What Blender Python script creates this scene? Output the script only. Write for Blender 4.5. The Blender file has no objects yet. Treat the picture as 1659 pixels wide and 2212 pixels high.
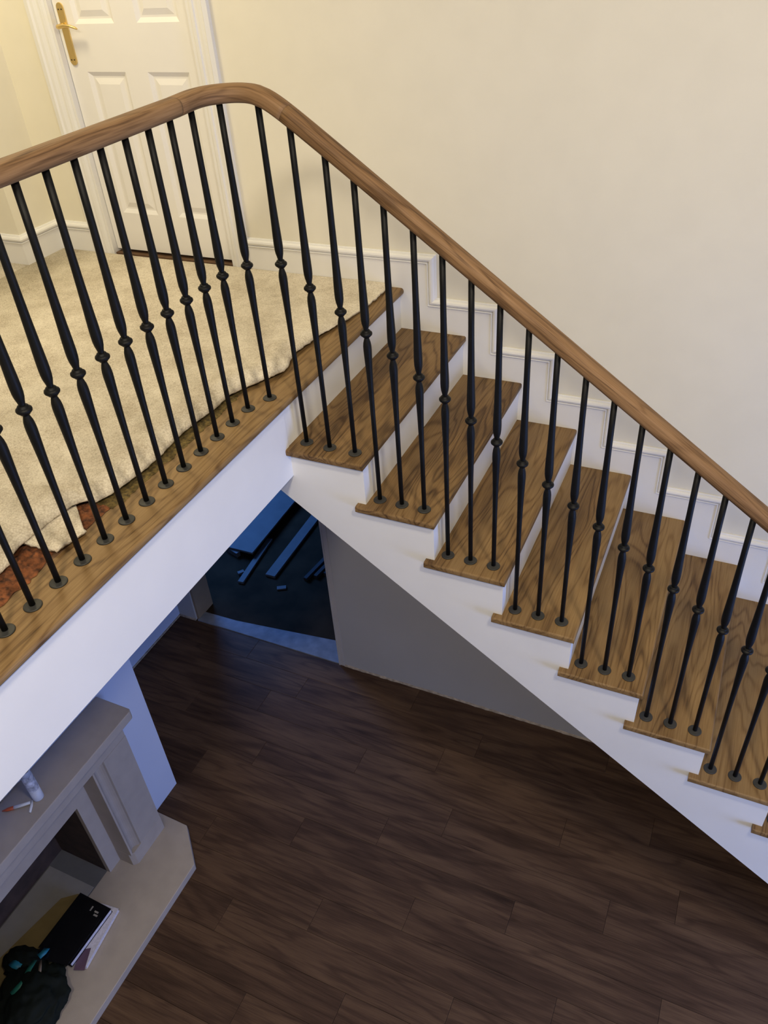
import bpy, bmesh, math, random
from mathutils import Vector, Matrix, noise

random.seed(7)
sc = bpy.context.scene
COL = sc.collection

# ------------------------------------------------------------------ camera
cam_d = bpy.data.cameras.new('camera')
cam = bpy.data.objects.new('camera', cam_d)
COL.objects.link(cam)
RIGHT = Vector((0.91016726, 0.40932854, -0.06360589))
DOWN = Vector((0.20415503, -0.5768536, -0.79092392))
FWD = Vector((-0.36043902, 0.70688759, -0.60859974))
m = Matrix((RIGHT, -DOWN, -FWD)).transposed().to_4x4()
m.translation = Vector((1.3541, -2.0043, 1.3533))
cam.matrix_world = m
cam_d.sensor_fit = 'VERTICAL'
cam_d.sensor_height = 36.0
cam_d.lens = 1715.8 / 2212.0 * 36.0
cam_d.clip_start = 0.05
sc.camera = cam

# ------------------------------------------------------------------ light
sc.view_settings.view_transform = 'Standard'
sc.view_settings.look = 'None'
sc.view_settings.exposure = 0.0
sc.view_settings.gamma = 1.0
sc.view_settings.use_curve_mapping = False
try:
    sc.cycles.use_denoising = True
    sc.cycles.use_light_tree = False
    sc.cycles.max_bounces = 5
    sc.cycles.diffuse_bounces = 3
    sc.cycles.glossy_bounces = 2
    sc.cycles.transmission_bounces = 3
    sc.cycles.sample_clamp_indirect = 4.0
    sc.cycles.use_adaptive_sampling = True
    sc.cycles.adaptive_threshold = 0.025
except Exception:
    pass

world = bpy.data.worlds.new('world')
sc.world = world
world.use_nodes = True
bgn = world.node_tree.nodes['Background']
bgn.inputs[0].default_value = (0.25, 0.4, 1.0, 1)
bgn.inputs[1].default_value = 0.05


def area(name, loc, target, size, power, col, sy=None, spread=180, shape='DISK'):
    d = bpy.data.lights.new(name, 'AREA')
    d.energy = power
    d.color = col
    d.shape = 'RECTANGLE' if sy else shape
    d.size = size
    if sy:
        d.size_y = sy
    d.spread = math.radians(spread)
    o = bpy.data.objects.new(name, d)
    COL.objects.link(o)
    o.location = loc
    o.rotation_euler = (Vector(target) - Vector(loc)).to_track_quat('-Z', 'Y').to_euler()
    return o


# ceiling lamp over the landing, ceiling lamp over the stair well
area('landing_ceiling_lamp', (-1.45, 0.15, 2.36), (-1.45, 0.15, 0), 0.60, 28, (1.0, 0.85, 0.52))
area('stairwell_ceiling_lamp', (1.0, -2.7, 2.36), (0.7, -0.6, -0.6), 0.40, 80, (1.0, 0.88, 0.68))
area('stairwell_ceiling_lamp_far', (2.0, -1.5, 2.36), (0.9, -0.5, -0.6), 0.40, 58, (1.0, 0.88, 0.68))
# dusk daylight through the ground floor window and through the far room's window
area('window_daylight', (4.45, -0.9, -1.45), (-1.0, -0.5, -1.9), 1.4, 108, (0.24, 0.41, 1.0), sy=1.3)
area('far_room_daylight', (-3.3, 2.6, -1.2), (-1.2, 1.6, -2.7), 1.0, 75, (0.10, 0.32, 1.0), sy=1.0)

# ------------------------------------------------------------------ helpers
R_, G_ = 0.19, 0.2616          # rise, going
T_ = 0.0264                    # tread thickness
WY = 1.069                     # skirting face (wall side end of the treads)
WALL = 1.082
FZ = -2.70                     # ground floor level
NX = -0.028                    # landing nosing


def link(o):
    COL.objects.link(o)
    return o


WLOC = {}


def obj(name, me, mat=None, parent=None, loc=(0, 0, 0)):
    """loc is a world location; the mesh is given relative to it"""
    o = bpy.data.objects.new(name, me)
    link(o)
    if mat is not None and me is not None and len(me.materials) == 0:
        me.materials.append(mat)
    WLOC[o.name] = Vector(loc)
    o.location = Vector(loc) - (WLOC[parent.name] if parent else Vector())
    if parent:
        o.parent = parent
    return o


def thing(name, label, cat, loc, group=None):
    o = obj(name, None, None, None, loc)
    o.empty_display_size = 0.05
    tag(o, label, cat, group)
    return o


def tag(o, label, cat, group=None, kind=None):
    if label:
        o['label'] = label
    if cat:
        o['category'] = cat
    if group:
        o['group'] = group
    if kind:
        o['kind'] = kind
    return o


def struct(o, label=None, cat=None):
    o['kind'] = 'structure'
    if label:
        o['label'] = label
    if cat:
        o['category'] = cat
    return o


def mesh(name, verts, faces, smooth=False):
    me = bpy.data.meshes.new(name)
    me.from_pydata([tuple(v) for v in verts], [], faces)
    me.validate()
    me.update()
    if smooth:
        for p in me.polygons:
            p.use_smooth = True
    return me


def bm_mesh(bm, name, smooth=False):
    bmesh.ops.recalc_face_normals(bm, faces=bm.faces)
    me = bpy.data.meshes.new(name)
    bm.to_mesh(me)
    bm.free()
    if smooth:
        for p in me.polygons:
            p.use_smooth = True
    return me


def add_box(bm, a, b):
    x0, y0, z0 = a
    x1, y1, z1 = b
    vs = [bm.verts.new(p) for p in ((x0, y0, z0), (x1, y0, z0), (x1, y1, z0), (x0, y1, z0),
                                     (x0, y0, z1), (x1, y0, z1), (x1, y1, z1), (x0, y1, z1))]
    for f in ((0, 3, 2, 1), (4, 5, 6, 7), (0, 1, 5, 4), (1, 2, 6, 5), (2, 3, 7, 6), (3, 0, 4, 7)):
        bm.faces.new([vs[i] for i in f])
    return vs


def boxes(name, lst, bevel=0.0):
    bm = bmesh.new()
    for a, b in lst:
        add_box(bm, a, b)
    if bevel:
        bmesh.ops.bevel(bm, geom=list(bm.edges), offset=bevel, segments=2, affect='EDGES', profile=0.5)
    return bm_mesh(bm, name)


def prism(name, poly, axis, lo, hi, bevel=0.0, seg=2):
    """extrude a 2D polygon along an axis. poly in the other two axes (x,y / x,z / y,z order)"""
    bm = bmesh.new()

    def P(p, t):
        if axis == 2:
            return (p[0], p[1], t)
        if axis == 1:
            return (p[0], t, p[1])
        return (t, p[0], p[1])
    a = [bm.verts.new(P(p, lo)) for p in poly]
    b = [bm.verts.new(P(p, hi)) for p in poly]
    n = len(poly)
    bm.faces.new(a)
    bm.faces.new(list(reversed(b)))
    for i in range(n):
        j = (i + 1) % n
        bm.faces.new((a[j], a[i], b[i], b[j]))
    bmesh.ops.recalc_face_normals(bm, faces=bm.faces)
    if bevel:
        bmesh.ops.bevel(bm, geom=list(bm.edges), offset=bevel, segments=seg, affect='EDGES', profile=0.5)
    return bm_mesh(bm, name)


def lathe(name, prof, n=16):
    """prof: list of (r, z) bottom to top"""
    V, F = [], []
    for r, z in prof:
        for i in range(n):
            t = 2 * math.pi * i / n
            V.append((r * math.cos(t), r * math.sin(t), z))
    for k in range(len(prof) - 1):
        for i in range(n):
            j = (i + 1) % n
            F.append((k * n + i, k * n + j, (k + 1) * n + j, (k + 1) * n + i))
    F.append(tuple(reversed(range(n))))
    F.append(tuple(range((len(prof) - 1) * n, len(prof) * n)))
    me = mesh(name, V, F, True)
    return me


# ------------------------------------------------------------------ materials
def new_mat(name):
    mt = bpy.data.materials.new(name)
    mt.use_nodes = True
    nt = mt.node_tree
    b = nt.nodes['Principled BSDF']
    return mt, nt, b


def N(nt, typ, **kw):
    n = nt.nodes.new(typ)
    for k, v in kw.items():
        if k.startswith('_'):
            setattr(n, k[1:], v)
        else:
            n.inputs[k].default_value = v
    return n


def math_n(nt, op, a, b=None, c=None):
    n = nt.nodes.new('ShaderNodeMath')
    n.operation = op
    for i, v in enumerate((a, b, c)):
        if v is None:
            continue
        if isinstance(v, (int, float)):
            n.inputs[i].default_value = v
        else:
            nt.links.new(v, n.inputs[i])
    return n.outputs[0]


def ramp(nt, fac, stops):
    n = nt.nodes.new('ShaderNodeValToRGB')
    e = n.color_ramp.elements
    while len(e) < len(stops):
        e.new(0.5)
    for el, (p, c) in zip(e, stops):
        el.position = p
        el.color = (*c, 1)
    nt.links.new(fac, n.inputs[0])
    return n.outputs[0]


def paint(name, col, rough=0.6, var=0.03, bump=0.0, scale=8.0, bscale=60.0, metallic=0.0, spec=0.5):
    mt, nt, b = new_mat(name)
    tc = nt.nodes.new('ShaderNodeTexCoord')
    nz = N(nt, 'ShaderNodeTexNoise', Scale=scale, Detail=2.0)
    nt.links.new(tc.outputs['Object'], nz.inputs['Vector'])
    lo = tuple(max(0, c * (1 - var)) for c in col)
    hi = tuple(min(1, c * (1 + var)) for c in col)
    nt.links.new(ramp(nt, nz.outputs[0], [(0.3, lo), (0.7, hi)]), b.inputs['Base Color'])
    b.inputs['Roughness'].default_value = rough
    b.inputs['Metallic'].default_value = metallic
    b.inputs['Specular IOR Level'].default_value = spec
    if bump:
        n2 = N(nt, 'ShaderNodeTexNoise', Scale=bscale, Detail=1.0)
        nt.links.new(tc.outputs['Object'], n2.inputs['Vector'])
        bp = N(nt, 'ShaderNodeBump', Strength=bump, Distance=0.002)
        nt.links.new(n2.outputs[0], bp.inputs['Height'])
        nt.links.new(bp.outputs[0], b.inputs['Normal'])
    return mt


def wood(name, dark, mid, light, axis=1, coord='Object', rough=0.42, rings=15.0, ring_amt=0.55,
         tone=0.25, staves=0.0, fine=1.0, across=7.0, along=0.9, spec=0.4, ring_pow=4.0):
    mt, nt, b = new_mat(name)
    L = nt.links.new
    tc = nt.nodes.new('ShaderNodeTexCoord')
    oi = nt.nodes.new('ShaderNodeObjectInfo')
    sep = nt.nodes.new('ShaderNodeSeparateXYZ')
    L(tc.outputs[coord], sep.inputs[0])
    comp = [sep.outputs[0], sep.outputs[1], sep.outputs[2]]
    al = comp[axis]
    ac = [comp[i] for i in range(3) if i != axis]
    rnd = math_n(nt, 'MULTIPLY', oi.outputs['Random'], 53.0)
    rnd2 = math_n(nt, 'MULTIPLY', oi.outputs['Random'], 17.3)

    def vec(sa, sl, off=0.0):
        c = nt.nodes.new('ShaderNodeCombineXYZ')
        L(math_n(nt, 'ADD', math_n(nt, 'MULTIPLY', ac[0], sa), rnd), c.inputs[0])
        L(math_n(nt, 'ADD', math_n(nt, 'MULTIPLY', al, sl), rnd2), c.inputs[1])
        L(math_n(nt, 'ADD', math_n(nt, 'MULTIPLY', ac[1], sa), off), c.inputs[2])
        return c.outputs[0]
    # growth-ring contours
    n1 = N(nt, 'ShaderNodeTexNoise', Scale=1.0, Detail=2.0, Roughness=0.45, Distortion=0.3)
    L(vec(across, along), n1.inputs['Vector'])
    r1 = math_n(nt, 'SINE', math_n(nt, 'MULTIPLY', n1.outputs[0], rings * 6.283))
    r1 = math_n(nt, 'MULTIPLY_ADD', r1, 0.5, 0.5)
    r1 = math_n(nt, 'POWER', r1, ring_pow)
    # fine pores / streaks
    n2 = N(nt, 'ShaderNodeTexNoise', Scale=1.0, Detail=3.0, Roughness=0.6)
    L(vec(230.0, 7.0, 3.1), n2.inputs['Vector'])
    # broad tone
    n3 = N(nt, 'ShaderNodeTexNoise', Scale=1.0, Detail=2.0)
    L(vec(across * 1.6, along * 1.6, 9.7), n3.inputs['Vector'])
    t = math_n(nt, 'MULTIPLY', r1, -ring_amt * 0.5)
    t = math_n(nt, 'ADD', t, math_n(nt, 'MULTIPLY', math_n(nt, 'SUBTRACT', n2.outputs[0], 0.5), 0.9 * fine))
    t = math_n(nt, 'ADD', t, math_n(nt, 'MULTIPLY', math_n(nt, 'SUBTRACT', n3.outputs[0], 0.5), 0.9))
    t = math_n(nt, 'ADD', t, math_n(nt, 'MULTIPLY', math_n(nt, 'SUBTRACT', oi.outputs['Random'], 0.5), tone))
    if staves:
        wn = nt.nodes.new('ShaderNodeTexWhiteNoise')
        wn.noise_dimensions = '1D'
        L(math_n(nt, 'ADD', math_n(nt, 'FLOOR', math_n(nt, 'MULTIPLY', ac[0], 1.0 / 0.093)), rnd), wn.inputs['W'])
        t = math_n(nt, 'ADD', t, math_n(nt, 'MULTIPLY', math_n(nt, 'SUBTRACT', wn.outputs[0], 0.5), staves))
    t = math_n(nt, 'ADD', t, 0.62)
    L(ramp(nt, t, [(0.1, dark), (0.5, mid), (0.9, light)]), b.inputs['Base Color'])
    b.inputs['Roughness'].default_value = rough
    b.inputs['Specular IOR Level'].default_value = spec
    bp = N(nt, 'ShaderNodeBump', Strength=0.12, Distance=0.001)
    L(t, bp.inputs['Height'])
    L(bp.outputs[0], b.inputs['Normal'])
    return mt


OAK = ((0.068, 0.034, 0.011), (0.190, 0.110, 0.042), (0.272, 0.172, 0.073))
M = {}
M['wall'] = paint('cream_wall_paint', (0.79, 0.745, 0.615), 0.75, 0.015)
M['wall_low'] = paint('blue_lit_plaster_paint', (0.60, 0.65, 0.80), 0.8, 0.02, 0.1, 3, 160)  # pale plaster with the blue cast of the daylight mixed into its colour
M['white'] = paint('white_gloss_trim', (0.80, 0.79, 0.77), 0.45, 0.01)
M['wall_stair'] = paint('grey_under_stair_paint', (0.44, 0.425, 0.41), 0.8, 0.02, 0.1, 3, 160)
M['string'] = paint('white_stringer_paint', (0.80, 0.79, 0.77), 0.5, 0.02, 0.05, 5, 90)
M['door'] = paint('white_door_paint', (0.82, 0.80, 0.77), 0.4, 0.01)
M['ceil'] = paint('ceiling_paint', (0.75, 0.74, 0.72), 0.9, 0.01)
M['oak'] = wood('stained_oak', *OAK, axis=1, staves=0.20, rings=17, ring_amt=0.62, across=6.0, along=0.8, rough=0.5, spec=0.3)
M['oak_uv'] = wood('stained_oak_rail', (0.10, 0.052, 0.021), (0.225, 0.126, 0.056), (0.31, 0.185, 0.088), axis=0, coord='UV',
                   rough=0.62, rings=8, ring_amt=0.5, across=14.0, along=1.4, spec=0.25, fine=1.3)
M['plank'] = wood('dark_walnut_plank', (0.030, 0.0165, 0.010), (0.074, 0.041, 0.0245), (0.145, 0.085, 0.048), axis=0,
                  rough=0.62, rings=6, ring_amt=0.35, tone=0.12, across=9.0, along=1.0, spec=0.15, fine=0.7)
M['iron'] = paint('black_satin_iron', (0.005, 0.005, 0.005), 0.5, 0.2, 0.1, 30, 300, spec=0.18)
M['plate'] = paint('black_iron_plate', (0.022, 0.022, 0.020), 0.55, 0.2, 0.1, 30, 300)
M['brass'] = paint('polished_brass', (0.86, 0.64, 0.26), 0.36, 0.04, metallic=1.0)
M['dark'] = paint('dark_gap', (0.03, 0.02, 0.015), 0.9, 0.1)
M['brown'] = paint('bare_threshold_wood', (0.13, 0.07, 0.035), 0.7, 0.2, 0, 30)
M['stone'] = paint('fireplace_limestone', (0.41, 0.355, 0.31), 0.75, 0.05, 0.1, 12, 200)
M['stone_in'] = paint('back_hearth_slab_stone', (0.27, 0.26, 0.26), 0.8, 0.08, 0.1, 10, 150)
M['stone_shaded'] = paint('shaded_back_hearth_stone', (0.13, 0.13, 0.14), 0.8, 0.1, 0.1, 10, 150)  # stone colour darkened to paint in the shadow band beside the slab
M['soot'] = paint('sooty_brick', (0.045, 0.026, 0.020), 0.9, 0.3, 0.3, 14, 60)
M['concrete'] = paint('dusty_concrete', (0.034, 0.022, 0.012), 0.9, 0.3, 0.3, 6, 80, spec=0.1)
M['dusty'] = paint('dusty_threshold', (0.22, 0.24, 0.28), 0.85, 0.18, 0.3, 14, 80)
M['lining'] = paint('primed_door_lining', (0.27, 0.20, 0.13), 0.8, 0.08)
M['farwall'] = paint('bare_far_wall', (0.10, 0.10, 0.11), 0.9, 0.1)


def carpet_mat():
    mt, nt, b = new_mat('cream_loop_carpet')
    L = nt.links.new
    tc = nt.nodes.new('ShaderNodeTexCoord')
    mp = nt.nodes.new('ShaderNodeMapping')
    mp.inputs['Rotation'].default_value = (0, 0, 0.5)
    L(tc.outputs['Object'], mp.inputs[0])
    br = N(nt, 'ShaderNodeTexVoronoi', Scale=170.0)
    L(mp.outputs[0], br.inputs['Vector'])
    nz = N(nt, 'ShaderNodeTexNoise', Scale=5.0, Detail=5.0, Roughness=0.65)
    L(tc.outputs['Object'], nz.inputs['Vector'])
    n2 = N(nt, 'ShaderNodeTexNoise', Scale=60.0, Detail=2.0)
    L(tc.outputs['Object'], n2.inputs['Vector'])
    t = math_n(nt, 'ADD', math_n(nt, 'MULTIPLY', nz.outputs[0], 0.8), math_n(nt, 'MULTIPLY', n2.outputs[0], 0.25))
    t = math_n(nt, 'SUBTRACT', t, math_n(nt, 'MULTIPLY', br.outputs['Distance'], 0.35))
    L(ramp(nt, t, [(0.12, (0.46, 0.39, 0.29)), (0.5, (0.76, 0.69, 0.56)), (0.8, (0.82, 0.76, 0.64))]), b.inputs['Base Color'])
    b.inputs['Roughness'].default_value = 0.95
    b.inputs['Specular IOR Level'].default_value = 0.1
    bp = N(nt, 'ShaderNodeBump', Strength=0.6, Distance=0.003)
    bp.invert = True
    L(br.outputs['Distance'], bp.inputs['Height'])
    L(bp.outputs[0], b.inputs['Normal'])
    return mt


M['carpet'] = carpet_mat()
M['underlay'] = paint('crumbling_orange_underlay', (0.145, 0.047, 0.014), 0.95, 0.75, 0.8, 60, 90)
M['residue'] = paint('olive_glue_residue', (0.115, 0.078, 0.020), 0.9, 0.6, 0.8, 90, 120)

# ------------------------------------------------------------------ ground floor
base = struct(obj('floor', boxes('floor', [((-2.2, -4.2, FZ - 0.12), (4.6, 1.30, FZ - 0.008))]), M['dark']))
pw, pl = 0.181, 1.22


def plank_mesh(length):
    bm = bmesh.new()
    vs = add_box(bm, (0, 0.0006, -0.008), (length - 0.0012, pw - 0.0006, 0))
    top = [e for e in bm.edges if all(abs(v.co.z) < 1e-6 for v in e.verts)]
    bmesh.ops.bevel(bm, geom=top, offset=0.0008, segments=1, affect='EDGES')
    return bm_mesh(bm, 'plank')


full = plank_mesh(pl)
rows = 29
y0 = 1.068 - rows * pw
for r in range(rows):
    y = y0 + r * pw
    x = -2.0
    first = (0.25 + (r * 0.37) % 1.0 * 0.97) * pl if r else 0.6
    first = min(first, pl)
    L0 = first
    while x < 4.5:
        ln = min(L0, 4.5 - x)
        if ln > 0.02:
            me = full if abs(ln - pl) < 1e-4 else plank_mesh(ln)
            obj('plank', me, M['plank'], base, (x, y, FZ))
        x += L0
        L0 = pl

# threshold and floor of the room behind the doorway
struct(obj('trim_1', prism('threshold', [(-1.80, 1.071), (-0.632, 1.071), (-0.632, 1.262), (-1.15, 1.205), (-1.53, 1.165), (-1.80, 1.16)], 2, FZ - 0.02, FZ + 0.006), M['dusty']))
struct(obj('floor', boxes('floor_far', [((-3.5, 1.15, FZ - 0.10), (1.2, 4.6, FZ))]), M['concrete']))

# ------------------------------------------------------------------ walls


def soff(x):
    return -0.483 - 0.7285 * x


# wall behind the stairs: upper part (cream) above the stair line, with the landing door opening
DX0, DX1, DZ1 = -1.655, -0.905, 2.02
struct(obj('wall_back', None if False else prism('wall_back', [
    (-2.0, -0.30), (-0.24, -0.30), (3.0, soff(3.0)), (3.05, FZ), (4.6, FZ), (4.6, 2.4), (-2.0, 2.4), (-2.0, 2.05),
    (DX0, 2.05), (DX1, 2.05), (DX1, 0.0), (DX0, 0.0), (DX0, 2.049), (-2.0, 2.049)], 1, WALL, WALL + 0.1), M['wall']))
struct(obj('wall_low', prism('wall_low', [
    (-0.632, FZ), (3.04, FZ), (2.95, soff(2.95)), (-0.24, -0.31), (-1.99, -0.31), (-1.99, FZ), (-1.812, FZ), (-1.812, -0.66), (-0.632, -0.66)],
    1, 1.071, 1.071 + 0.16), M['wall_stair']))
# door lining at the right hand jamb and the brown left reveal
struct(obj('trim_2', boxes('lining', [((-0.632, 1.066, FZ), (-0.600, 1.072, -0.66)), ((-0.640, 1.062, FZ), (-0.630, 1.235, -0.66))]), paint('lining_paint', (0.47, 0.44, 0.42), 0.7, 0.03)))
struct(obj('trim_3', boxes('lining', [((-1.814, 1.085, FZ), (-1.795, 1.26, -0.66))]), M['lining']))
# uneven sealant line where the under-stair wall meets the floor
V, F = [], []
n = 160
for i in range(n + 1):
    x = -0.60 + i * (3.6 / n)
    h = 0.010 + 0.010 * abs(noise.noise(Vector((x * 9, 1.3, 0)))) + 0.006 * noise.noise(Vector((x * 40, 0, 4)))
    d = 0.004 + 0.004 * abs(noise.noise(Vector((x * 14, 7, 0))))
    V += [(x, 1.0712, FZ + h), (x, 1.071 - d, FZ + h * 0.5), (x, 1.071 - d * 1.8, FZ)]
for i in range(n):
    a = i * 3
    F += [(a, a + 1, a + 4, a + 3), (a + 1, a + 2, a + 5, a + 4)]
struct(obj('trim_4', mesh('sealant', V, F), paint('dirty_sealant', (0.40, 0.33, 0.25), 0.8, 0.3, 0, 40)))

# alcove wall, chimney breast with fire opening
BX = -1.13
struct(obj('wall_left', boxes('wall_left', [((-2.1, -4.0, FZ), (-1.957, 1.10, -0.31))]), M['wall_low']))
OPY0, OPY1, OPZ = -1.65, -0.712, -2.03
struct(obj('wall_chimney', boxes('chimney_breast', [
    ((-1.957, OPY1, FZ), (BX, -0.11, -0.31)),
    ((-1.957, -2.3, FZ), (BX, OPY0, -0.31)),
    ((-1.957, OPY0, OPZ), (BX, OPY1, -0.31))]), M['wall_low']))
# sealant line at the foot of the alcove walls
struct(obj('trim_5', boxes('sealant', [((-1.957, -0.11, FZ), (-1.950, 1.071, FZ + 0.012)), ((-1.957, 1.062, FZ), (-1.812, 1.071, FZ + 0.012))]),
           bpy.data.materials['dirty_sealant']))
# remaining shell
struct(obj('wall_front', boxes('wall_front', [((-3.6, -4.3, FZ), (4.7, -4.2, 2.4))]), M['wall']))
wr = struct(obj('wall_right', boxes('wall_right', [
    ((4.6, -4.2, FZ), (4.7, -2.1, 2.4)), ((4.6, -0.5, FZ), (4.7, 1.2, 2.4)),
    ((4.6, -2.1, FZ), (4.7, -0.5, -2.15)), ((4.6, -2.1, -0.75), (4.7, -0.5, 2.4))]), M['wall']))
w1 = struct(obj('window_1', boxes('window_frame', [
    ((4.62, -2.1, -2.15), (4.68, -2.03, -0.75)), ((4.62, -0.57, -2.15), (4.68, -0.5, -0.75)),
    ((4.62, -2.1, -2.15), (4.68, -0.5, -2.08)), ((4.62, -2.1, -0.82), (4.68, -0.5, -0.75)), ((4.62, -1.33, -2.15), (4.68, -1.27, -0.75))]), M['white']))
gl, gnt, gb = new_mat('window_glass')
gb.inputs['Transmission Weight'].default_value = 1.0
gb.inputs['Roughness'].default_value = 0.02
obj('pane', boxes('pane', [((4.648, -2.03, -2.08), (4.652, -1.33, -0.82))]), gl, w1)
obj('pane', boxes('pane', [((4.648, -1.27, -2.08), (4.652, -0.57, -0.82))]), gl, w1)
struct(obj('ceiling', boxes('ceiling', [((-3.6, -4.3, 2.4), (4.7, 1.25, 2.5))]), M['ceil']))
# far room shell
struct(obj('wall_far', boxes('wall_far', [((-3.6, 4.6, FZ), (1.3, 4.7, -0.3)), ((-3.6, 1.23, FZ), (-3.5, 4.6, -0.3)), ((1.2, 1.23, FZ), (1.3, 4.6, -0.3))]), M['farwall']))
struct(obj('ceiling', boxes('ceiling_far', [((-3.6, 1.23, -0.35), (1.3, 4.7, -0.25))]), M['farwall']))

# ------------------------------------------------------------------ landing
ld = struct(obj('landing_floor', boxes('landing', [((-3.6, -4.2, -0.31), (-0.062, WALL, -0.02)), ((-3.6, -4.2, -0.02), (-0.21, WALL, 0.0))]), M['brown']))
struct(obj('ceiling', boxes('ceiling_low', [((-2.1, -4.2, -0.318), (-0.075, 1.071, -0.308))]), M['ceil']))
obj('fascia', boxes('fascia', [((-0.066, -4.2, -0.318), (-0.046, 0.0285, -0.026))], 0.0012), M['string'], ld)
# oak nosing board with rounded front edge
npoly = [(-0.21, 0.0), (-0.21, -0.0264), (NX - 0.008, -0.0264), (NX - 0.003, -0.0245), (NX - 0.0005, -0.0195), (NX, -0.013),
         (NX - 0.001, -0.008), (NX - 0.004, -0.003), (NX - 0.010, 0.0)]
obj('nosing_board', prism('nosing', npoly, 1, -4.2, 1.077), M['oak'], ld)

# upper walls left of the door
struct(obj('wall_left', boxes('wall_left_up', [((-2.09, 0.83, 0.0), (-1.99, 1.182, 2.4)), ((-3.6, 0.83, 0.0), (-2.09, 0.93, 2.4))]), M['wall']))
struct(obj('wall_side', boxes('wall_side', [((-3.7, -4.3, 0.0), (-3.6, 0.93, 2.4))]), M['wall']))

# ------------------------------------------------------------------ baseboards
PROF = [(0.0, 0.0), (0.0, 0.006), (0.004, 0.0085), (0.0065, 0.009), (0.0075, 0.013), (0.012, 0.019), (0.019, 0.022), (0.026, 0.0205),
        (0.031, 0.015), (0.0325, 0.0125), (0.0335, 0.0175), (0.0365, 0.0185), (0.0395, 0.0172), (0.0405, 0.013)]  # (drop from outer edge, proud of wall)
# stepped skirting up the stairs
noseX = [NX] + [k * G_ for k in range(1, 14)]
path = [(-0.812, 0.158)]
xin = []
for k in range(0, 13):
    xi = noseX[k] + 0.112
    xin.append(xi)
    zo = 0.119 - R_ * k + 0.04
    path.append((xi + 0.04, zo))
    path.append((xi + 0.04, zo - R_))
path.append((3.75, path[-1][1]))
V, F = [], []
npf = len(PROF)
for i, (x, z) in enumerate(path):
    for d, h in PROF:
        dx = d if 0 < i < len(path) - 1 else 0.0
        V.append((x - dx, WALL - h, z - d))
for i in range(len(path) - 1):
    for j in range(npf - 1):
        a = i * npf + j
        F.append((a, a + 1, a + npf + 1, a + npf))
bb = struct(obj('baseboard_stair', mesh('stair_moulding', V, F), M['white']))
lst = [((-0.812, WALL - 0.013, -0.02), (-0.06, WALL, 0.119)), ((-0.06, WALL - 0.013, -0.26), (xin[0], WALL, 0.119))]
px = xin[0]
for k in range(1, 13):
    z1 = 0.119 - R_ * k
    lst.append(((px, WALL - 0.013, z1 - 0.42), (xin[k], WALL, z1)))
    px = xin[k]
lst.append(((px, WALL - 0.013, FZ), (3.75, WALL, 0.119 - R_ * 13)))
obj('skirting_board', boxes('skirting', lst), M['white'], bb)


def plan_skirting(name, pts, offs, top=0.158):
    V, F = [], []
    prof = PROF + [(top + 0.01, 0.013)]
    for (x, y), (ox, oy) in zip(pts, offs):
        for d, h in prof:
            V.append((x + ox * h, y + oy * h, top - d))
    k = len(prof)
    for i in range(len(pts) - 1):
        for j in range(k - 1):
            a = i * k + j
            F.append((a, a + 1, a + k + 1, a + k))
    return struct(obj(name, mesh(name, V, F), M['white']))


plan_skirting('baseboard_left', [(-1.757, WALL), (-1.99, WALL), (-1.99, 0.83), (-3.6, 0.83)], [(0, -1), (1, -1), (1, -1), (0, -1)])

# ------------------------------------------------------------------ landing door
dr = struct(obj('door_1', None, None, None, (-1.28, 1.10, 0.0)))
YF = 1.104
# door casing (moulded architrave): profile in (x across, y proud)


def architrave(x_out, x_in, name):
    s = 1 if x_in > x_out else -1
    w = abs(x_in - x_out)
    pr = [(0, 0), (0, 0.020), (0.22, 0.024), (0.30, 0.018), (0.45, 0.018), (0.62, 0.012), (0.70, 0.012), (0.76, 0.017), (0.90, 0.015), (1.0, 0.010), (1.0, 0)]
    poly = [(x_out + s * w * a, WALL - h) for a, h in pr]
    return prism(name, poly, 2, 0.0, 2.06)


obj('architrave', architrave(-1.758, -1.655, 'arch_l'), M['white'], dr)
obj('architrave', architrave(-0.812, -0.905, 'arch_r'), M['white'], dr)
obj('architrave', boxes('arch_t', [((-1.76, WALL - 0.018, 2.02), (-0.81, WALL, 2.12))], 0.003), M['white'], dr)
obj('door_lining', boxes('jamb', [((-1.668, WALL - 0.008, 0.0), (-1.640, 1.18, 2.03)), ((-0.920, WALL - 0.008, 0.0), (-0.892, 1.18, 2.03)),
                                  ((-1.668, WALL - 0.008, 2.0), (-0.892, 1.18, 2.04))], 0.001), M['white'], dr)
lx0, lx1, lz0, lz1 = -1.637, -0.923, 0.030, 1.995
colsx = [(-1.54, -1.325), (-1.205, -0.985)]
rowsz = [(0.215, 0.832), (1.015, 1.60), (1.70, 1.88)]
leaf = []
zs = [lz0] + [v for r in rowsz for v in r] + [lz1]
for i in range(0, len(zs), 2):
    leaf.append(((lx0, YF, zs[i]), (lx1, YF + 0.04, zs[i + 1])))
for z0, z1 in rowsz:
    for xa, xb in ((lx0, colsx[0][0]), (colsx[0][1], colsx[1][0]), (colsx[1][1], lx1)):
        leaf.append(((xa, YF, z0), (xb, YF + 0.04, z1)))
lf = obj('door_leaf', boxes('door_leaf', leaf), M['door'], dr)
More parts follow.
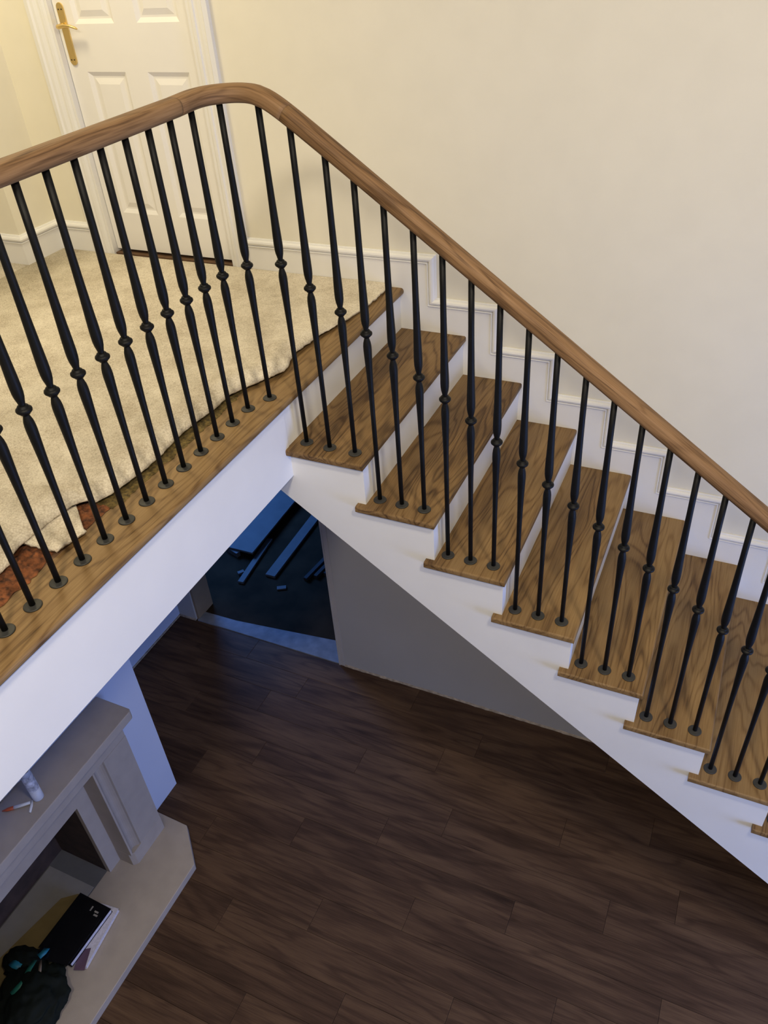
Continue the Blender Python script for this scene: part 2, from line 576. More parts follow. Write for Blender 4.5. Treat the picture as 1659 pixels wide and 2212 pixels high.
for z0, z1 in rowsz:
    for xa, xb in colsx:
        V, F = [], []
        rings = [(0.0, 0.0), (0.018, 0.011), (0.026, 0.011), (0.05, 0.003)]
        for ins, dep in rings:
            V += [(xa + ins, YF + dep, z0 + ins), (xb - ins, YF + dep, z0 + ins), (xb - ins, YF + dep, z1 - ins), (xa + ins, YF + dep, z1 - ins)]
        for k in range(3):
            for i in range(4):
                j = (i + 1) % 4
                F.append((k * 4 + i, k * 4 + j, k * 4 + 4 + j, k * 4 + 4 + i))
        F.append((12, 13, 14, 15))
        obj('panel', mesh('panel', V, F), M['door'], lf)
obj('threshold_board', boxes('thr', [((-1.64, 1.085, 0.0), (-0.92, 1.18, 0.014))]), M['brown'], dr)
obj('backing', boxes('backing', [((-1.70, 1.18, -0.02), (-0.86, 1.19, 2.06))]), M['dark'], dr)
# brass lever handle on a long back plate
hx, hz0, hz1 = -1.598, 0.858, 1.098
bm = bmesh.new()
ring = []
w2 = 0.019
for i in range(9):
    t = math.pi * i / 8
    ring.append((hx + w2 * math.cos(t), hz1 - w2 + w2 * math.sin(t)))
for i in range(9):
    t = math.pi + math.pi * i / 8
    ring.append((hx + w2 * math.cos(t), hz0 + w2 + w2 * math.sin(t)))
hp = obj('handle_plate', prism('plate', ring, 1, YF - 0.007, YF, 0.002), M['brass'], dr)


def tube(name, pts, rad, n=12, caps=True):
    """round tube through points, radius list or number"""
    pts = [Vector(p) for p in pts]
    V, F = [], []
    up = Vector((0, 0, 1))
    for i, p in enumerate(pts):
        t = (pts[min(i + 1, len(pts) - 1)] - pts[max(i - 1, 0)]).normalized()
        u = up.cross(t)
        if u.length < 1e-3:
            u = Vector((1, 0, 0)).cross(t)
        u.normalize()
        v = t.cross(u)
        r = rad[i] if isinstance(rad, (list, tuple)) else rad
        rr = r if isinstance(r, tuple) else (r, r)
        for k in range(n):
            a = 2 * math.pi * k / n
            V.append(p + u * rr[0] * math.cos(a) + v * rr[1] * math.sin(a))
    for i in range(len(pts) - 1):
        for k in range(n):
            j = (k + 1) % n
            F.append((i * n + k, i * n + j, (i + 1) * n + j, (i + 1) * n + k))
    if caps:
        F.append(tuple(reversed(range(n))))
        F.append(tuple(range((len(pts) - 1) * n, len(pts) * n)))
    return mesh(name, V, F, True)


lev = obj('lever', tube('lever', [(hx, YF - 0.004, 1.012), (hx, YF - 0.018, 1.012), (hx + 0.001, YF - 0.040, 1.012), (hx + 0.006, YF - 0.050, 1.012),
                                  (hx + 0.018, YF - 0.055, 1.013), (hx + 0.045, YF - 0.054, 1.016), (hx + 0.075, YF - 0.052, 1.014),
                                  (hx + 0.098, YF - 0.048, 1.006), (hx + 0.104, YF - 0.044, 1.001)],
                        [0.010, 0.010, 0.009, 0.010, 0.0095, (0.008, 0.007), (0.008, 0.0055), (0.007, 0.005), (0.004, 0.003)], 12), M['brass'], hp)
for sx in (-0.008, 0.008):
    for sz in (hz1 - 0.026, hz0 + 0.022):
        obj('screw', tube('screw', [(hx + sx, YF - 0.006, sz), (hx + sx, YF - 0.0085, sz)], 0.0028, 8), M['dark'], hp)

# ------------------------------------------------------------------ staircase
st = thing('staircase', 'white painted staircase with stained oak treads descending along the cream wall', 'staircase', (1.6, 0.5, FZ))


def tread_mesh(back=0.290):
    # local origin: nosing front (x=0), outer end y=0, top z=0
    bm = bmesh.new()
    rb = max(0.3083, back + 0.001)
    poly = [(0, 0), (0, WY), (-back, WY), (-back, 0.0295), (-rb, 0.0295), (-rb, 0)]
    top = [bm.verts.new((x, y, 0)) for x, y in poly]
    bot = [bm.verts.new((x, y, -T_)) for x, y in poly]
    bm.faces.new(top)
    bm.faces.new(list(reversed(bot)))
    for i in range(6):
        j = (i + 1) % 6
        bm.faces.new((top[j], top[i], bot[i], bot[j]))
    bmesh.ops.recalc_face_normals(bm, faces=bm.faces)
    ed = []
    for e in bm.edges:
        a, b = e.verts
        if abs(a.co.z - b.co.z) < 1e-6:
            if (abs(a.co.x) < 1e-6 and abs(b.co.x) < 1e-6) or (abs(a.co.y) < 1e-6 and abs(b.co.y) < 1e-6):
                ed.append(e)
    bmesh.ops.bevel(bm, geom=ed, offset=0.008, segments=4, affect='EDGES', profile=0.5)
    return bm_mesh(bm, 'tread')


tm = tread_mesh()
for k in range(1, 14):
    obj('tread', tm if k > 1 else tread_mesh(0.3145), M['oak'], st, (k * G_, 0, -k * R_))


def riser_x(k):
    return -0.048 if k == 1 else (k - 1) * G_ - 0.0143


rm = boxes('riser', [((-0.016, 0.0, 0.0), (0.0, WY - 0.0285, R_ - T_ + 0.001))])
for k in range(1, 15):
    obj('riser', rm, M['string'], st, (riser_x(k), 0.0285, -k * R_ if k < 14 else FZ))
sp = [(-0.237, -0.312), (riser_x(1) + 0.0005, -0.312), (riser_x(1) + 0.0005, -R_ - T_)]
for k in range(2, 15):
    sp += [(riser_x(k) + 0.0005, -(k - 1) * R_ - T_), (riser_x(k) + 0.0005, -k * R_ - T_ if k < 14 else FZ)]
sp += [(3.043, FZ)]
obj('string', prism('string', sp, 1, 0.0275, 0.058), M['string'], st)
# small cove strip under each tread end on the string
obj('soffit', prism('soffit', [(-0.237, -0.312), (3.043, FZ), (3.07, FZ), (-0.20, -0.312)], 1, 0.058, 1.0705), M['wall_stair'], st)

# ------------------------------------------------------------------ balustrade
bal = thing('balustrade', 'oak handrail on black iron balusters turning from landing down the stairs', 'balustrade', (0.0, 0.07, 0.0))


def shaft_profile(bottom, top):
    """distances along z relative to collar centre"""
    up = [(0.006, 0.0080), (0.014, 0.0078), (0.022, 0.0095), (0.032, 0.0120), (0.044, 0.0135), (0.060, 0.0140), (0.085, 0.0136), (0.13, 0.0122),
          (0.19, 0.0108), (0.26, 0.0098), (0.32, 0.0093)]
    dn = [(0.006, 0.0070), (0.013, 0.0070), (0.020, 0.0092), (0.030, 0.0120), (0.042, 0.0134), (0.055, 0.0136), (0.075, 0.0130), (0.12, 0.0114),
          (0.18, 0.0098), (0.24, 0.0088), (0.30, 0.0082)]
    pr = [(0.0080, -bottom)]
    for d, r in reversed(dn):
        if d < bottom - 0.01:
            pr.append((r, -d))
    for d, r in up:
        if d < top - 0.01:
            pr.append((r, d))
    pr.append((0.0092, top))
    return pr


collar_me = lathe('collar', [(0.008, -0.0125), (0.0115, -0.0115), (0.0130, -0.0090), (0.0155, -0.0070), (0.0188, -0.0035), (0.0196, 0.0), (0.0188, 0.0035),
                             (0.0155, 0.0065), (0.0128, 0.0080), (0.0128, 0.0105), (0.0105, 0.0125), (0.008, 0.0130)], 20)
plate_me = lathe('base_plate', [(0.0240, 0.0), (0.0242, 0.0022), (0.0235, 0.0036), (0.0215, 0.0042), (0.0125, 0.0046), (0.0105, 0.0056), (0.0085, 0.0060)], 24)
cache = {}


def baluster(x, y, zbase, zbead, ztop):
    key = (round(zbead - zbase, 3), round(ztop - zbead, 3))
    if key not in cache:
        pr = shaft_profile(zbead - zbase - 0.002, ztop - zbead)
        cache[key] = lathe('shaft', pr, 14)
    b = obj('baluster', cache[key], M['iron'], bal, (x, y, zbead))
    obj('base_plate', plate_me, M['plate'], b, (x, y, zbase))
    obj('collar', collar_me, M['iron'], b, (x, y, zbead))
    return b


RAIL_H = 0.024
# landing row
y = -0.06
i = 0
while y > -3.0:
    baluster(-0.128, y, 0.0, 0.472 - 0.0006 * min(i, 8), 0.936)
    y -= 0.0928 if i else 0.0975
    i += 1
baluster(-0.095, 0.030, 0.0, 0.475, 0.943)
baluster(0.004, 0.072, -R_, 0.474, 0.942)
baluster(0.101, 0.067, -R_, 0.4075, 0.893)
baluster(0.2025, 0.066, -R_, 0.3405, 0.822)
YB = 0.0695
for k in range(2, 14):
    for j in range(3):
        x = k * G_ - 0.2385 + 0.0872 * j
        baluster(x, YB, -k * R_, 0.4835 - 0.7263 * x, 0.962 - 0.7263 * x)


def rail_section(name, pts, w=0.0315, h=0.0245, n=28):
    """sweep a rounded rail profile; UV = (length, girth) in metres"""
    pts = [Vector(p) for p in pts]
    V, F, UV = [], [], []
    prof = []
    for k in range(n):
        a = 2 * math.pi * k / n
        c, s = math.cos(a), math.sin(a)
        e = 0.72
        px_ = math.copysign(abs(c) ** e, c) * w
        pz_ = math.copysign(abs(s) ** e, s) * h
        if pz_ < 0:
            px_ *= 1.0 - 0.16 * (-pz_ / h) ** 2
        prof.append((px_, pz_))
    gl_ = [0.0]
    for k in range(n):
        a, b = prof[k], prof[(k + 1) % n]
        gl_.append(gl_[-1] + math.hypot(a[0] - b[0], a[1] - b[1]))
    ln = 0.0
    lens = []
    for i, p in enumerate(pts):
        if i:
            ln += (p - pts[i - 1]).length
        lens.append(ln)
        t = (pts[min(i + 1, len(pts) - 1)] - pts[max(i - 1, 0)]).normalized()
        u = Vector((0, 0, 1)).cross(t).normalized()
        v = t.cross(u)
        for a, b in prof:
            V.append(p + u * a + v * b)
    uvs = []
    for i in range(len(pts) - 1):
        for k in range(n):
            j = (k + 1) % n
            F.append((i * n + k, i * n + j, (i + 1) * n + j, (i + 1) * n + k))
            uvs += [(lens[i], gl_[k]), (lens[i], gl_[k + 1]), (lens[i + 1], gl_[k + 1]), (lens[i + 1], gl_[k])]
    F.append(tuple(reversed(range(n))))
    F.append(tuple(range((len(pts) - 1) * n, len(pts) * n)))
    uvs += [(0.01 * k, 0.3) for k in range(2 * n)]
    me = bpy.data.meshes.new(name)
    me.from_pydata([tuple(v) for v in V], [], F)
    ul = me.uv_layers.new(name='UVMap')
    for li, uv in enumerate(uvs):
        ul.data[li].uv = uv
    for p in me.polygons:
        p.use_smooth = len(p.vertices) == 4
    me.update()
    return me


def railz_x(x):
    """centre height of the rail over the flight, eased at the top"""
    base_z = 0.9755 - 0.7263 * x
    cap = 0.9590
    # smooth minimum
    kk = 0.035
    d = base_z - cap
    return cap + 0.5 * (d - math.sqrt(d * d + kk * kk)) + 0.004


def rail_path():
    pts = []
    y = -3.2
    while y < -0.135:
        pts.append((-0.128, y, 0.951 + 0.006 * (y + 0.72) / 0.66 * (1 if y > -0.72 else 0)))
        y += 0.06
    a = []
    r = 0.132
    cx, cy = 0.004, -0.062
    for i in range(21):
        t = math.pi - (math.pi / 2) * i / 20
        a.append((cx + r * math.cos(t), cy + r * math.sin(t)))
    curve = [(-0.128, -0.13), (-0.128, -0.10)] + a + [(0.02 + 0.012 * i, YB) for i in range(1, 7)]
    bend = []
    for x, yy in curve:
        z = railz_x(x)
        f = min(1.0, max(0.0, (yy + 0.13) / 0.13)) if x < 0 else 1.0
        z0 = 0.951 + 0.006 * (max(yy, -0.72) + 0.72) / 0.66 * 1.0
        bend.append((x, yy, z0 * (1 - f) + z * f))
    bx = bend[-1][0]
    stair = []
    x = bx
    while x < 3.45:
        stair.append((x, YB, railz_x(x)))
        x += 0.02 if x < 0.4 else 0.15
    return pts + [bend[0]], bend, stair


pa, pb, pc = rail_path()
obj('handrail', rail_section('handrail', pa), M['oak_uv'], bal)
obj('handrail_bend', rail_section('handrail_bend', pb), M['oak_uv'], bal)
obj('handrail', rail_section('handrail', pc), M['oak_uv'], bal)

# ------------------------------------------------------------------ carpet with curled front edge
EDGE = [(-3.4, -0.30), (-1.6, -0.30), (-1.2, -0.295), (-1.031, -0.295), (-0.995, -0.298), (-0.94, -0.315), (-0.86, -0.315), (-0.80, -0.312), (-0.74, -0.305),
        (-0.717, -0.292), (-0.689, -0.262), (-0.634, -0.245), (-0.518, -0.232), (-0.419, -0.232), (-0.300, -0.246), (-0.204, -0.242), (-0.115, -0.232),
        (-0.013, -0.236), (0.056, -0.207), (0.121, -0.176), (0.200, -0.140), (0.235, -0.142), (0.295, -0.163), (0.356, -0.172), (0.456, -0.158), (0.509, -0.154),
        (0.609, -0.128), (0.67, -0.113), (0.789, -0.099), (0.858, -0.090), (1.015, -0.087), (1.065, -0.088)]


def edge_x(y):
    for (ya, xa), (yb, xb) in zip(EDGE, EDGE[1:]):
        if ya <= y <= yb:
            t = (y - ya) / (yb - ya)
            return xa + (xb - xa) * t
    return EDGE[-1][1]


def lerp_tab(tab, y):
    if y <= tab[0][0]:
        return tab[0][1]
    for (ya, a), (yb, b) in zip(tab, tab[1:]):
        if ya <= y <= yb:
            return a + (b - a) * (y - ya) / (yb - ya)
    return tab[-1][1]


HB = [(-1.2, 0.040), (-0.9, 0.034), (-0.55, 0.036), (-0.2, 0.038), (0.0, 0.042), (0.2, 0.042), (0.45, 0.030), (0.6, 0.012), (0.75, 0.004), (1.07, 0.002)]
ys = []
y = -3.4
while y < -1.4:
    ys.append(y)
    y += 0.1
while y < 1.066:
    ys.append(y)
    y += 0.0085
ys.append(1.0685)
ds = [0.0, 0.002, 0.006, 0.012, 0.020, 0.030, 0.042, 0.056, 0.075, 0.10, 0.13, 0.17, 0.22, 0.30, 0.42, 0.6, 0.9, 1.3]
V, F = [], []
for y in ys:
    ex = edge_x(y)
    fr = (0.003 if y < 0.1 else 0.006) * noise.noise(Vector((y * 38, 0, 0))) + (0.0015 if y < 0.1 else 0.004) * noise.noise(Vector((y * 120, 5, 0)))
    hb = lerp_tab(HB, y)
    for d in ds:
        x = ex + fr * max(0, 1 - d / 0.03) - d
        rise = 1 - math.exp(-d / 0.022) if d else 0.0
        dec = math.exp(-max(0, d - 0.05) / 0.17)
        z0e = 0.0135 + (0.012 if -0.98 < y < -0.70 else 0.0)
        z = z0e * math.exp(-max(0, d - 0.1) / 0.2) + 0.0135 * (1 - math.exp(-max(0, d - 0.1) / 0.2)) + hb * rise * dec + 0.004 * noise.noise(Vector((x * 6, y * 6, 2))) * min(1, d / 0.05)
        x += 0.012 * (hb / 0.034) * math.exp(-((d - 0.008) / 0.01) ** 2)
        V.append((x, y, z))
    V.append((-1.985, y, 0.0125))
nc = len(ds) + 1
for i in range(len(ys) - 1):
    for j in range(nc - 1):
        a = i * nc + j
        F.append((a, a + nc, a + nc + 1, a + 1))
# part of the landing that runs on to the left
b0 = len(V)
ly = [-3.4, -2.0, -1.0, 0.0, 0.825]
for y in ly:
    V += [(-1.985, y, 0.0125), (-3.58, y, 0.0125)]
for i in range(len(ly) - 1):
    a = b0 + 2 * i
    F.append((a, a + 2, a + 3, a + 1))
cme = mesh('carpet', V, F, True)
carpet = obj('carpet', cme, M['carpet'])
sol = carpet.modifiers.new('thickness', 'SOLIDIFY')
sol.thickness = 0.010
sol.offset = -1.0
tag(carpet, 'cream loop pile carpet on the landing with frayed curled edge', 'carpet')

# torn scrap of carpet tucked under the edge
V, F = [], []
nu, nv = 14, 12
c00, c10, c11, c01 = Vector((-0.208, -0.909)), Vector((-0.193, -0.812)), Vector((-0.296, -0.728)), Vector((-0.345, -0.92))
for i in range(nu + 1):
    for j in range(nv + 1):
        u, v = i / nu, j / nv
        p = (c00 * (1 - u) + c10 * u) * (1 - v) + (c01 * (1 - u) + c11 * u) * v
        e = 0.006 * noise.noise(Vector((p.x * 60, p.y * 60, 1)))
        if j == 0 or i == 0:
            p = p + Vector((e, e))
        V.append((p.x, p.y, 0.0105 + 0.006 * v + 0.003 * noise.noise(Vector((p.x * 14, p.y * 14, 3)))))
for i in range(nu):
    for j in range(nv):
        a = i * (nv + 1) + j
        F.append((a, a + 1, a + nv + 2, a + nv + 1))
scrap = obj('carpet_scrap', mesh('carpet_scrap', V, F, True), M['carpet'])
sm = scrap.modifiers.new('thickness', 'SOLIDIFY')
sm.thickness = 0.008
sm.offset = 1.0 if False else -1.0
tag(scrap, 'torn pale carpet flap poking out over the oak edge board', 'carpet scrap')


def rough_strip(name, poly_fn, y0, y1, ny, nx, amp, zb, seed):
    V, F = [], []
    for i in range(ny + 1):
        y = y0 + (y1 - y0) * i / ny
        xa, xb = poly_fn(y)
        for j in range(nx + 1):
            t = j / nx
            x = xa + (xb - xa) * t
            fall = min(1.0, 4 * t + 0.05) * min(1.0, 4 * (1 - t) + 0.3)
            h = zb + amp * fall * max(0.0, 0.35 + noise.noise(Vector((x * 55, y * 55, seed))) + 0.6 * noise.noise(Vector((x * 140, y * 140, seed))))
            V.append((x, y, h))
    for i in range(ny):
        for j in range(nx):
            a = i * (nx + 1) + j
            F.append((a, a + nx + 1, a + nx + 2, a + 1))
    return mesh(name, V, F, True)


def ul_poly(y):
    f = 0.012 * noise.noise(Vector((y * 22, 3, 0))) + 0.006 * noise.noise(Vector((y * 70, 9, 0)))
    return (-0.205 + f - 0.02 * max(0, (y + 1.0) / 0.1), -0.335)


u1 = obj('carpet_underlay', rough_strip('underlay', ul_poly, -1.75, -0.905, 150, 26, 0.010, 0.0015, 2.0), M['underlay'])
tag(u1, 'crumbling orange rubber underlay exposed beneath the carpet at the frame edge', 'underlay')


def ul2(y):
    f = 0.010 * noise.noise(Vector((y * 30, 13, 0)))
    return (-0.212 + f, -0.33)


u2 = obj('carpet_underlay', rough_strip('underlay', ul2, -0.812, -0.685, 40, 22, 0.010, 0.0015, 6.0), M['underlay'])
tag(u2, 'small rust orange underlay patch beside the torn carpet flap', 'underlay')


def res_poly(y):
    f = 0.010 * noise.noise(Vector((y * 26, 23, 0))) + 0.006 * noise.noise(Vector((y * 80, 29, 0)))
    return (-0.197 + f - 0.022 * max(0.0, (y + 0.15) / 0.25), -0.275)


rs = obj('glue_residue', rough_strip('residue', res_poly, -0.685, 0.11, 190, 16, 0.0045, 0.0008, 11.0), M['residue'])
tag(rs, 'olive brown glue residue left along the oak edge board', 'residue', kind='stuff')

# ------------------------------------------------------------------ fireplace
fp = thing('fireplace', 'pale limestone fireplace surround with fluted pilasters against the chimney breast', 'fireplace', (-1.0, -1.05, FZ))
HZ = -2.65
MY0, MY1 = -1.997, -0.365
MZ = -1.616
obj('hearth', prism('hearth', [(BX, -0.325), (-0.885, -0.333), (-0.712, -0.505), (-0.712, -1.857), (-0.885, -2.03), (BX, -2.037)], 2, FZ, HZ, 0.003), M['stone'], fp)
obj('back_hearth', boxes('back_hearth', [((-1.455, OPY0 + 0.001, FZ), (BX + 0.001, OPY1 - 0.001, HZ + 0.0004))]), M['stone_shaded'], fp)
obj('back_hearth_slab', boxes('slab', [((-1.44, OPY0 + 0.02, HZ), (-1.135, -0.815, HZ + 0.002))], 0.0005), M['stone_in'], fp)
obj('firebox', boxes('firebox', [((-1.475, OPY0, FZ), (-1.447, OPY1, OPZ)), ((-1.46, OPY1 - 0.004, FZ), (BX - 0.002, OPY1 + 0.001, OPZ)),
                                 ((-1.46, OPY0 - 0.001, FZ), (BX - 0.002, OPY0 + 0.004, OPZ))]), M['soot'], fp)
# mantel shelf with eased corners
mp_ = [(BX, MY1), (-0.925, MY1), (-0.912, MY1 - 0.013), (-0.912, MY0 + 0.013), (-0.925, MY0), (BX, MY0)]
obj('mantel_shelf', prism('mantel', mp_, 2, MZ - 0.052, MZ, 0.004), M['stone'], fp)
PX = -0.995
obj('bed_moulding', boxes('bed', [((BX, MY0 + 0.016, MZ - 0.075), (PX + 0.018, MY1 - 0.016, MZ - 0.052))], 0.004), M['stone'], fp)
obj('frieze', boxes('frieze', [((BX, MY0 + 0.03, -1.822), (PX, MY1 - 0.028, MZ - 0.075))], 0.002), M['stone'], fp)


def pilaster(sign):
    # plan profile; ya outer side, going to the opening
    cy = -1.181

    def yy(v):
        return v if sign > 0 else 2 * cy - v
    plan = [(BX, -0.392), (PX, -0.392), (PX, -0.556), (PX - 0.010, -0.560), (PX - 0.006, -0.563)]
    for i in range(9):
        t = i / 8
        plan.append((PX - 0.004 - 0.022 * math.sin(math.pi * t) ** 0.9, -0.564 - 0.060 * t))
    plan += [(PX, -0.626), (PX, -0.636), (BX, -0.636)]
    plan = [(a, yy(b)) for a, b in plan]
    b1 = prism('pil', plan, 2, -2.545, -1.822)
    o = obj('pilaster', b1, M['stone'], fp)
    obj('plinth', prism('plinth', [(BX, yy(-0.390)), (PX + 0.001, yy(-0.390)), (PX + 0.001, yy(-0.615)), (PX - 0.02, yy(-0.637)), (BX, yy(-0.637))], 2, HZ, -2.545, 0.0015), M['stone'], o)


pilaster(1)
pilaster(-1)
obj('slip', boxes('slip', [((BX - 0.005, OPY1 - 0.004, HZ), (-1.106, -0.62, -1.80)), ((BX - 0.005, -1.75, HZ), (-1.106, OPY0 + 0.004, -1.80)),
                           ((BX - 0.005, OPY0 + 0.004, -2.047), (-1.106, OPY1 - 0.004, -1.80))], 0.0), M['stone'], fp)

# ------------------------------------------------------------------ things on the mantel
cn = thing('aerosol_can', 'pale upright cylindrical can with dark ring standing on the mantel', 'can', (-0.990, -0.900, MZ))
mlab = paint('mottled_can_label', (0.50, 0.50, 0.56), 0.5, 0.55, 0, 45)
mpale = paint('pale_can_body', (0.62, 0.64, 0.72), 0.45, 0.08)
obj('can_body', lathe('can_body', [(0.021, 0), (0.0235, 0.003), (0.0235, 0.07)], 24), mpale, cn, (-0.990, -0.900, MZ))
obj('label', lathe('label', [(0.0237, 0.07), (0.0240, 0.071), (0.0240, 0.165), (0.0237, 0.166)], 24), mlab, cn, (-0.990, -0.900, MZ))
obj('cap', lathe('cap', [(0.0225, 0.166), (0.0225, 0.20), (0.020, 0.206), (0.004, 0.208)], 24), mpale, cn, (-0.990, -0.900, MZ))
obj('cap_ring', lathe('cap_ring', [(0.0232, 0.196), (0.0238, 0.197), (0.0238, 0.199), (0.0232, 0.200)], 24), M['dark'], cn, (-0.990, -0.900, MZ))

gn = thing('sealant_nozzle', 'small white nozzle with orange tip lying on the mantel', 'nozzle', (-1.03, -0.975, MZ))
mor = paint('orange_plastic', (0.50, 0.085, 0.02), 0.45, 0.1)
mwp = paint('white_plastic', (0.70, 0.69, 0.70), 0.4, 0.05)
g2, g1, g0 = Vector((-0.998, -0.937, MZ + 0.0085)), Vector((-1.048, -0.983, MZ + 0.0085)), Vector((-1.086, -1.014, MZ + 0.006))
obj('barrel', tube('barrel', [g2, g1], 0.0075, 14), mwp, gn)
obj('tip', tube('tip', [g1, g1 + (g0 - g1) * 0.5, g0], [0.0085, 0.0080, 0.002], 14), mor, gn)
obj('thumb_bar', tube('thumb_bar', [(-1.000, -0.925, MZ + 0.006), (-0.985, -0.945, MZ + 0.006), (-0.968, -0.972, MZ + 0.0055)], [0.004, 0.006, 0.005], 10), mwp, gn)

# ------------------------------------------------------------------ things on the hearth
mcard = paint('olive_brown_card', (0.20, 0.145, 0.055), 0.85, 0.12, 0, 12)
card = obj('card_sheet', prism('card', [(-1.255, -0.93), (-1.185, -0.875), (-0.99, -1.00), (-1.0, -1.50), (-1.36, -1.52), (-1.33, -1.28)], 2, HZ + 0.0022, HZ + 0.0042), mcard)
tag(card, 'olive brown card sheet lying flat beneath the books and bag', 'card')
mcov = paint('black_gloss_cover', (0.006, 0.006, 0.007), 0.18, 0.2, 0, 20)
mpage = paint('lavender_white_page_edges', (0.60, 0.58, 0.66), 0.8, 0.12, 0, 120)
mpur = paint('plum_card', (0.11, 0.06, 0.10), 0.7, 0.2)


def book(name, label, c, w, l, t, z, rot, cover, pages, ct=0.003, tilt=0.0):
    o = thing(name, label, 'book', (c[0], c[1], z), 'books stacked on the hearth')
    o.rotation_euler = (0, tilt, rot)

    def part(nm, a, b, mat, bev=0.0):
        q = bpy.data.objects.new(nm, boxes(nm, [(a, b)], bev))
        link(q)
        q.data.materials.append(mat)
        q.parent = o
        return q
    part('back_cover', (-w / 2, -l / 2, 0), (w / 2, l / 2, ct), cover, 0.0008)
    part('pages', (-w / 2 + 0.004, -l / 2 + 0.005, ct), (w / 2 - 0.003, l / 2 - 0.004, t - ct), pages)
    part('front_cover', (-w / 2, -l / 2, t - ct), (w / 2, l / 2, t), cover, 0.0008)
    return o


bk1 = book('book', 'white edged book at the bottom of the hearth stack', (-1.015, -1.020), 0.220, 0.292, 0.022, HZ + 0.0044, math.radians(7), mpage, mpage, 0.0015)
bk2 = book('book', 'thicker black covered book lying on top of the hearth stack', (-1.048, -1.030), 0.206, 0.292, 0.030, HZ + 0.0275, math.radians(-1.5), mcov, mpage, 0.0025)
slip_ = obj('plum_leaflet', prism('leaflet', [(-0.925, -1.07), (-0.885, -1.165), (-0.935, -1.185), (-0.97, -1.10)], 2, HZ + 0.0255, HZ + 0.0268), mpur)
tag(slip_, 'plum leaflet sticking out between the two hearth books', 'leaflet')
# glossy black folder skewed on the stack, with two small grey printed marks
fd = thing('folder', 'glossy black folder on the hearth books with small grey marks', 'folder', (-1.06, -1.02, HZ + 0.058))
obj('folder_cover', prism('folder', [(-1.145, -0.897), (-0.975, -0.893), (-0.955, -0.945), (-0.958, -1.19), (-1.14, -1.22)], 2, HZ + 0.0578, HZ + 0.0605, 0.0008), mcov, fd)
mgrey = paint('grey_print', (0.28, 0.26, 0.24), 0.6, 0.3, 0, 60)
for k, (xa, ya, rr) in enumerate(((-0.998, -0.930, 0.012), (-0.992, -0.945, 0.012), (-1.034, -0.925, 0.004))):
    obj('printed_mark', boxes('mark', [((xa - rr, ya - 0.0045 if rr > 0.005 else ya - 0.012, HZ + 0.0605), (xa + rr, ya + 0.0045 if rr > 0.005 else ya + 0.012, HZ + 0.0608))]), mgrey, fd)

# crumpled black bag with coloured ribbons
bm = bmesh.new()
bmesh.ops.create_icosphere(bm, subdivisions=5, radius=1.0)
for v in bm.verts:
    p = v.co.copy()
    nz = noise.noise(p * 1.6 + Vector((3, 1, 0))) * 0.22
    rid = abs(noise.noise(p * 3.1 + Vector((0, 7, 2)))) * 0.22 + abs(noise.noise(p * 6.5)) * 0.08
    p *= 1.0 + nz - rid
    x = p.x * 0.175
    y = p.y * 0.185
    z = max(-0.045, p.z * 0.085)
    v.co = Vector((x, y, z + 0.045))
bag = thing('black_bag', 'crumpled black plastic bag with teal strips beside the hearth books', 'bag', (-1.01, -1.385, HZ + 0.003))
mbag = paint('black_plastic_film', (0.007, 0.010, 0.008), 0.75, 0.3, spec=0.15)
obj('bag_body', bm_mesh(bm, 'bag', True), mbag, bag, (-1.01, -1.385, HZ + 0.006))
# upper crumpled fold reaching back
bm = bmesh.new()
bmesh.ops.create_icosphere(bm, subdivisions=4, radius=1.0)
for v in bm.verts:
    p = v.co.copy()
    rid = abs(noise.noise(p * 2.6 + Vector((5, 2, 2)))) * 0.35
    p *= 1.0 - rid
    v.co = Vector((p.x * 0.13, p.y * 0.085, max(-0.03, p.z * 0.055) + 0.03))
obj('bag_fold', bm_mesh(bm, 'bag_fold', True), mbag, bag, (-1.165, -1.262, HZ + 0.006))


def ribbon(name, pts, w, mat):
    V, F = [], []
    for i, p in enumerate(pts):
        p = Vector(p)
        t = (Vector(pts[min(i + 1, len(pts) - 1)]) - Vector(pts[max(i - 1, 0)])).normalized()
        s = t.cross(Vector((0, 0, 1))).normalized() * w * 0.5
        V += [p - s, p + s]
    for i in range(len(pts) - 1):
        a = 2 * i
        F.append((a, a + 1, a + 3, a + 2))
    o = obj(name, mesh(name, V, F, True), mat, bag)
    s_ = o.modifiers.new('t', 'SOLIDIFY')
    s_.thickness = 0.0012
    return o


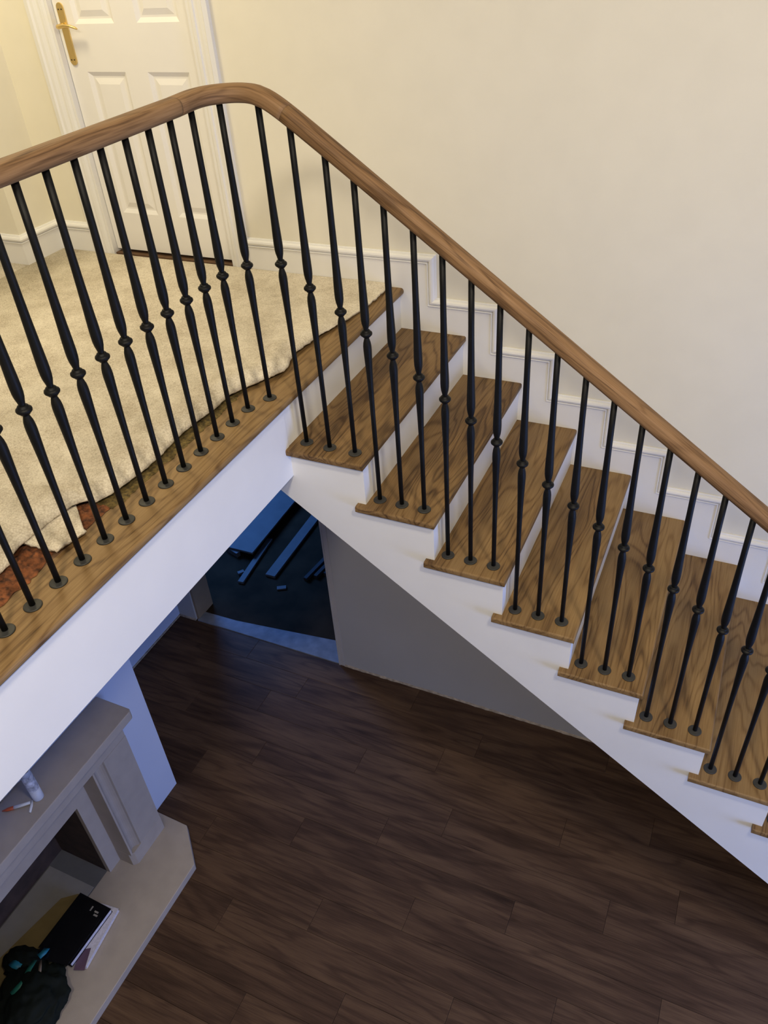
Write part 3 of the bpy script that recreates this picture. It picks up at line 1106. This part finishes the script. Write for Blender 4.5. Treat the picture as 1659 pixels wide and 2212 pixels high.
mcy = paint('cyan_strip', (0.02, 0.22, 0.36), 0.5, 0.15)
mte = paint('teal_strip', (0.02, 0.17, 0.13), 0.5, 0.2)
mbe = paint('beige_strip', (0.22, 0.17, 0.13), 0.7, 0.2)
ribbon('cyan_strip', [(-1.105, -1.165, HZ + 0.066), (-1.098, -1.19, HZ + 0.078), (-1.105, -1.215, HZ + 0.080)], 0.030, mcy)
ribbon('cyan_strip', [(-1.215, -1.285, HZ + 0.080), (-1.185, -1.290, HZ + 0.088), (-1.150, -1.285, HZ + 0.086)], 0.034, mcy)
ribbon('teal_strip', [(-1.110, -1.235, HZ + 0.084), (-1.090, -1.28, HZ + 0.108), (-1.070, -1.34, HZ + 0.118), (-1.085, -1.40, HZ + 0.112)], 0.024, mte)
ribbon('beige_strip', [(-1.085, -1.225, HZ + 0.082), (-1.055, -1.25, HZ + 0.098), (-1.030, -1.275, HZ + 0.108)], 0.014, mbe)

# ------------------------------------------------------------------ things in the dark far room
mboard = paint('painted_board', (0.11, 0.11, 0.115), 0.7, 0.1)
mdark = paint('dark_timber', (0.03, 0.03, 0.035), 0.8, 0.2)


def plank_thing(name, label, cat, a, b, w, z, t, mat, group=None):
    a, b = Vector((a[0], a[1], 0)), Vector((b[0], b[1], 0))
    d = (b - a)
    ln = d.length
    ang = math.atan2(d.y, d.x)
    me = boxes(name, [((0, -w / 2, 0), (ln, w / 2, t))], 0.001)
    o = obj(name, me, mat, None, (a.x, a.y, z))
    o.rotation_euler = (0, 0, ang)
    tag(o, label, cat, group)
    return o


plank_thing('wide_board', 'widest pale board lying in the dark room beyond the doorway', 'board', (-1.895, 1.80), (-1.93, 3.4), 0.24, FZ + 0.045, 0.018, mboard)
plank_thing('timber_block', 'low pale block under the front corner of the widest board', 'block', (-2.03, 1.825), (-1.90, 1.785), 0.035, FZ, 0.0445, mboard)
plank_thing('long_batten', 'long pale batten lying diagonally mid floor in the dark room', 'batten', (-1.535, 1.66), (-1.57, 3.1), 0.082, FZ, 0.022, mboard)
plank_thing('short_batten', 'narrow pale batten lying between the wide board and long batten', 'batten', (-1.715, 1.52), (-1.77, 2.05), 0.046, FZ, 0.020, mboard)
plank_thing('offcut', 'tiny pale offcut lying beside the narrow batten', 'offcut', (-1.79, 1.60), (-1.76, 1.64), 0.03, FZ, 0.02, mboard)
plank_thing('offcut', 'small pale offcut on the dark floor near the doorway', 'offcut', (-1.42, 1.565), (-1.36, 1.60), 0.035, FZ, 0.012, mboard)
for k in range(3):
    plank_thing('dark_rod', ['dark timber rod nearest the long pale batten', 'middle of three dark timber rods in far room', 'dark timber rod closest to the grey wall end'][k], 'rod',
                (-1.26 + 0.06 * k, 1.72 + 0.05 * k), (-1.16 + 0.06 * k, 2.5), 0.03, FZ, 0.03, mdark, 'dark rods in the far room')
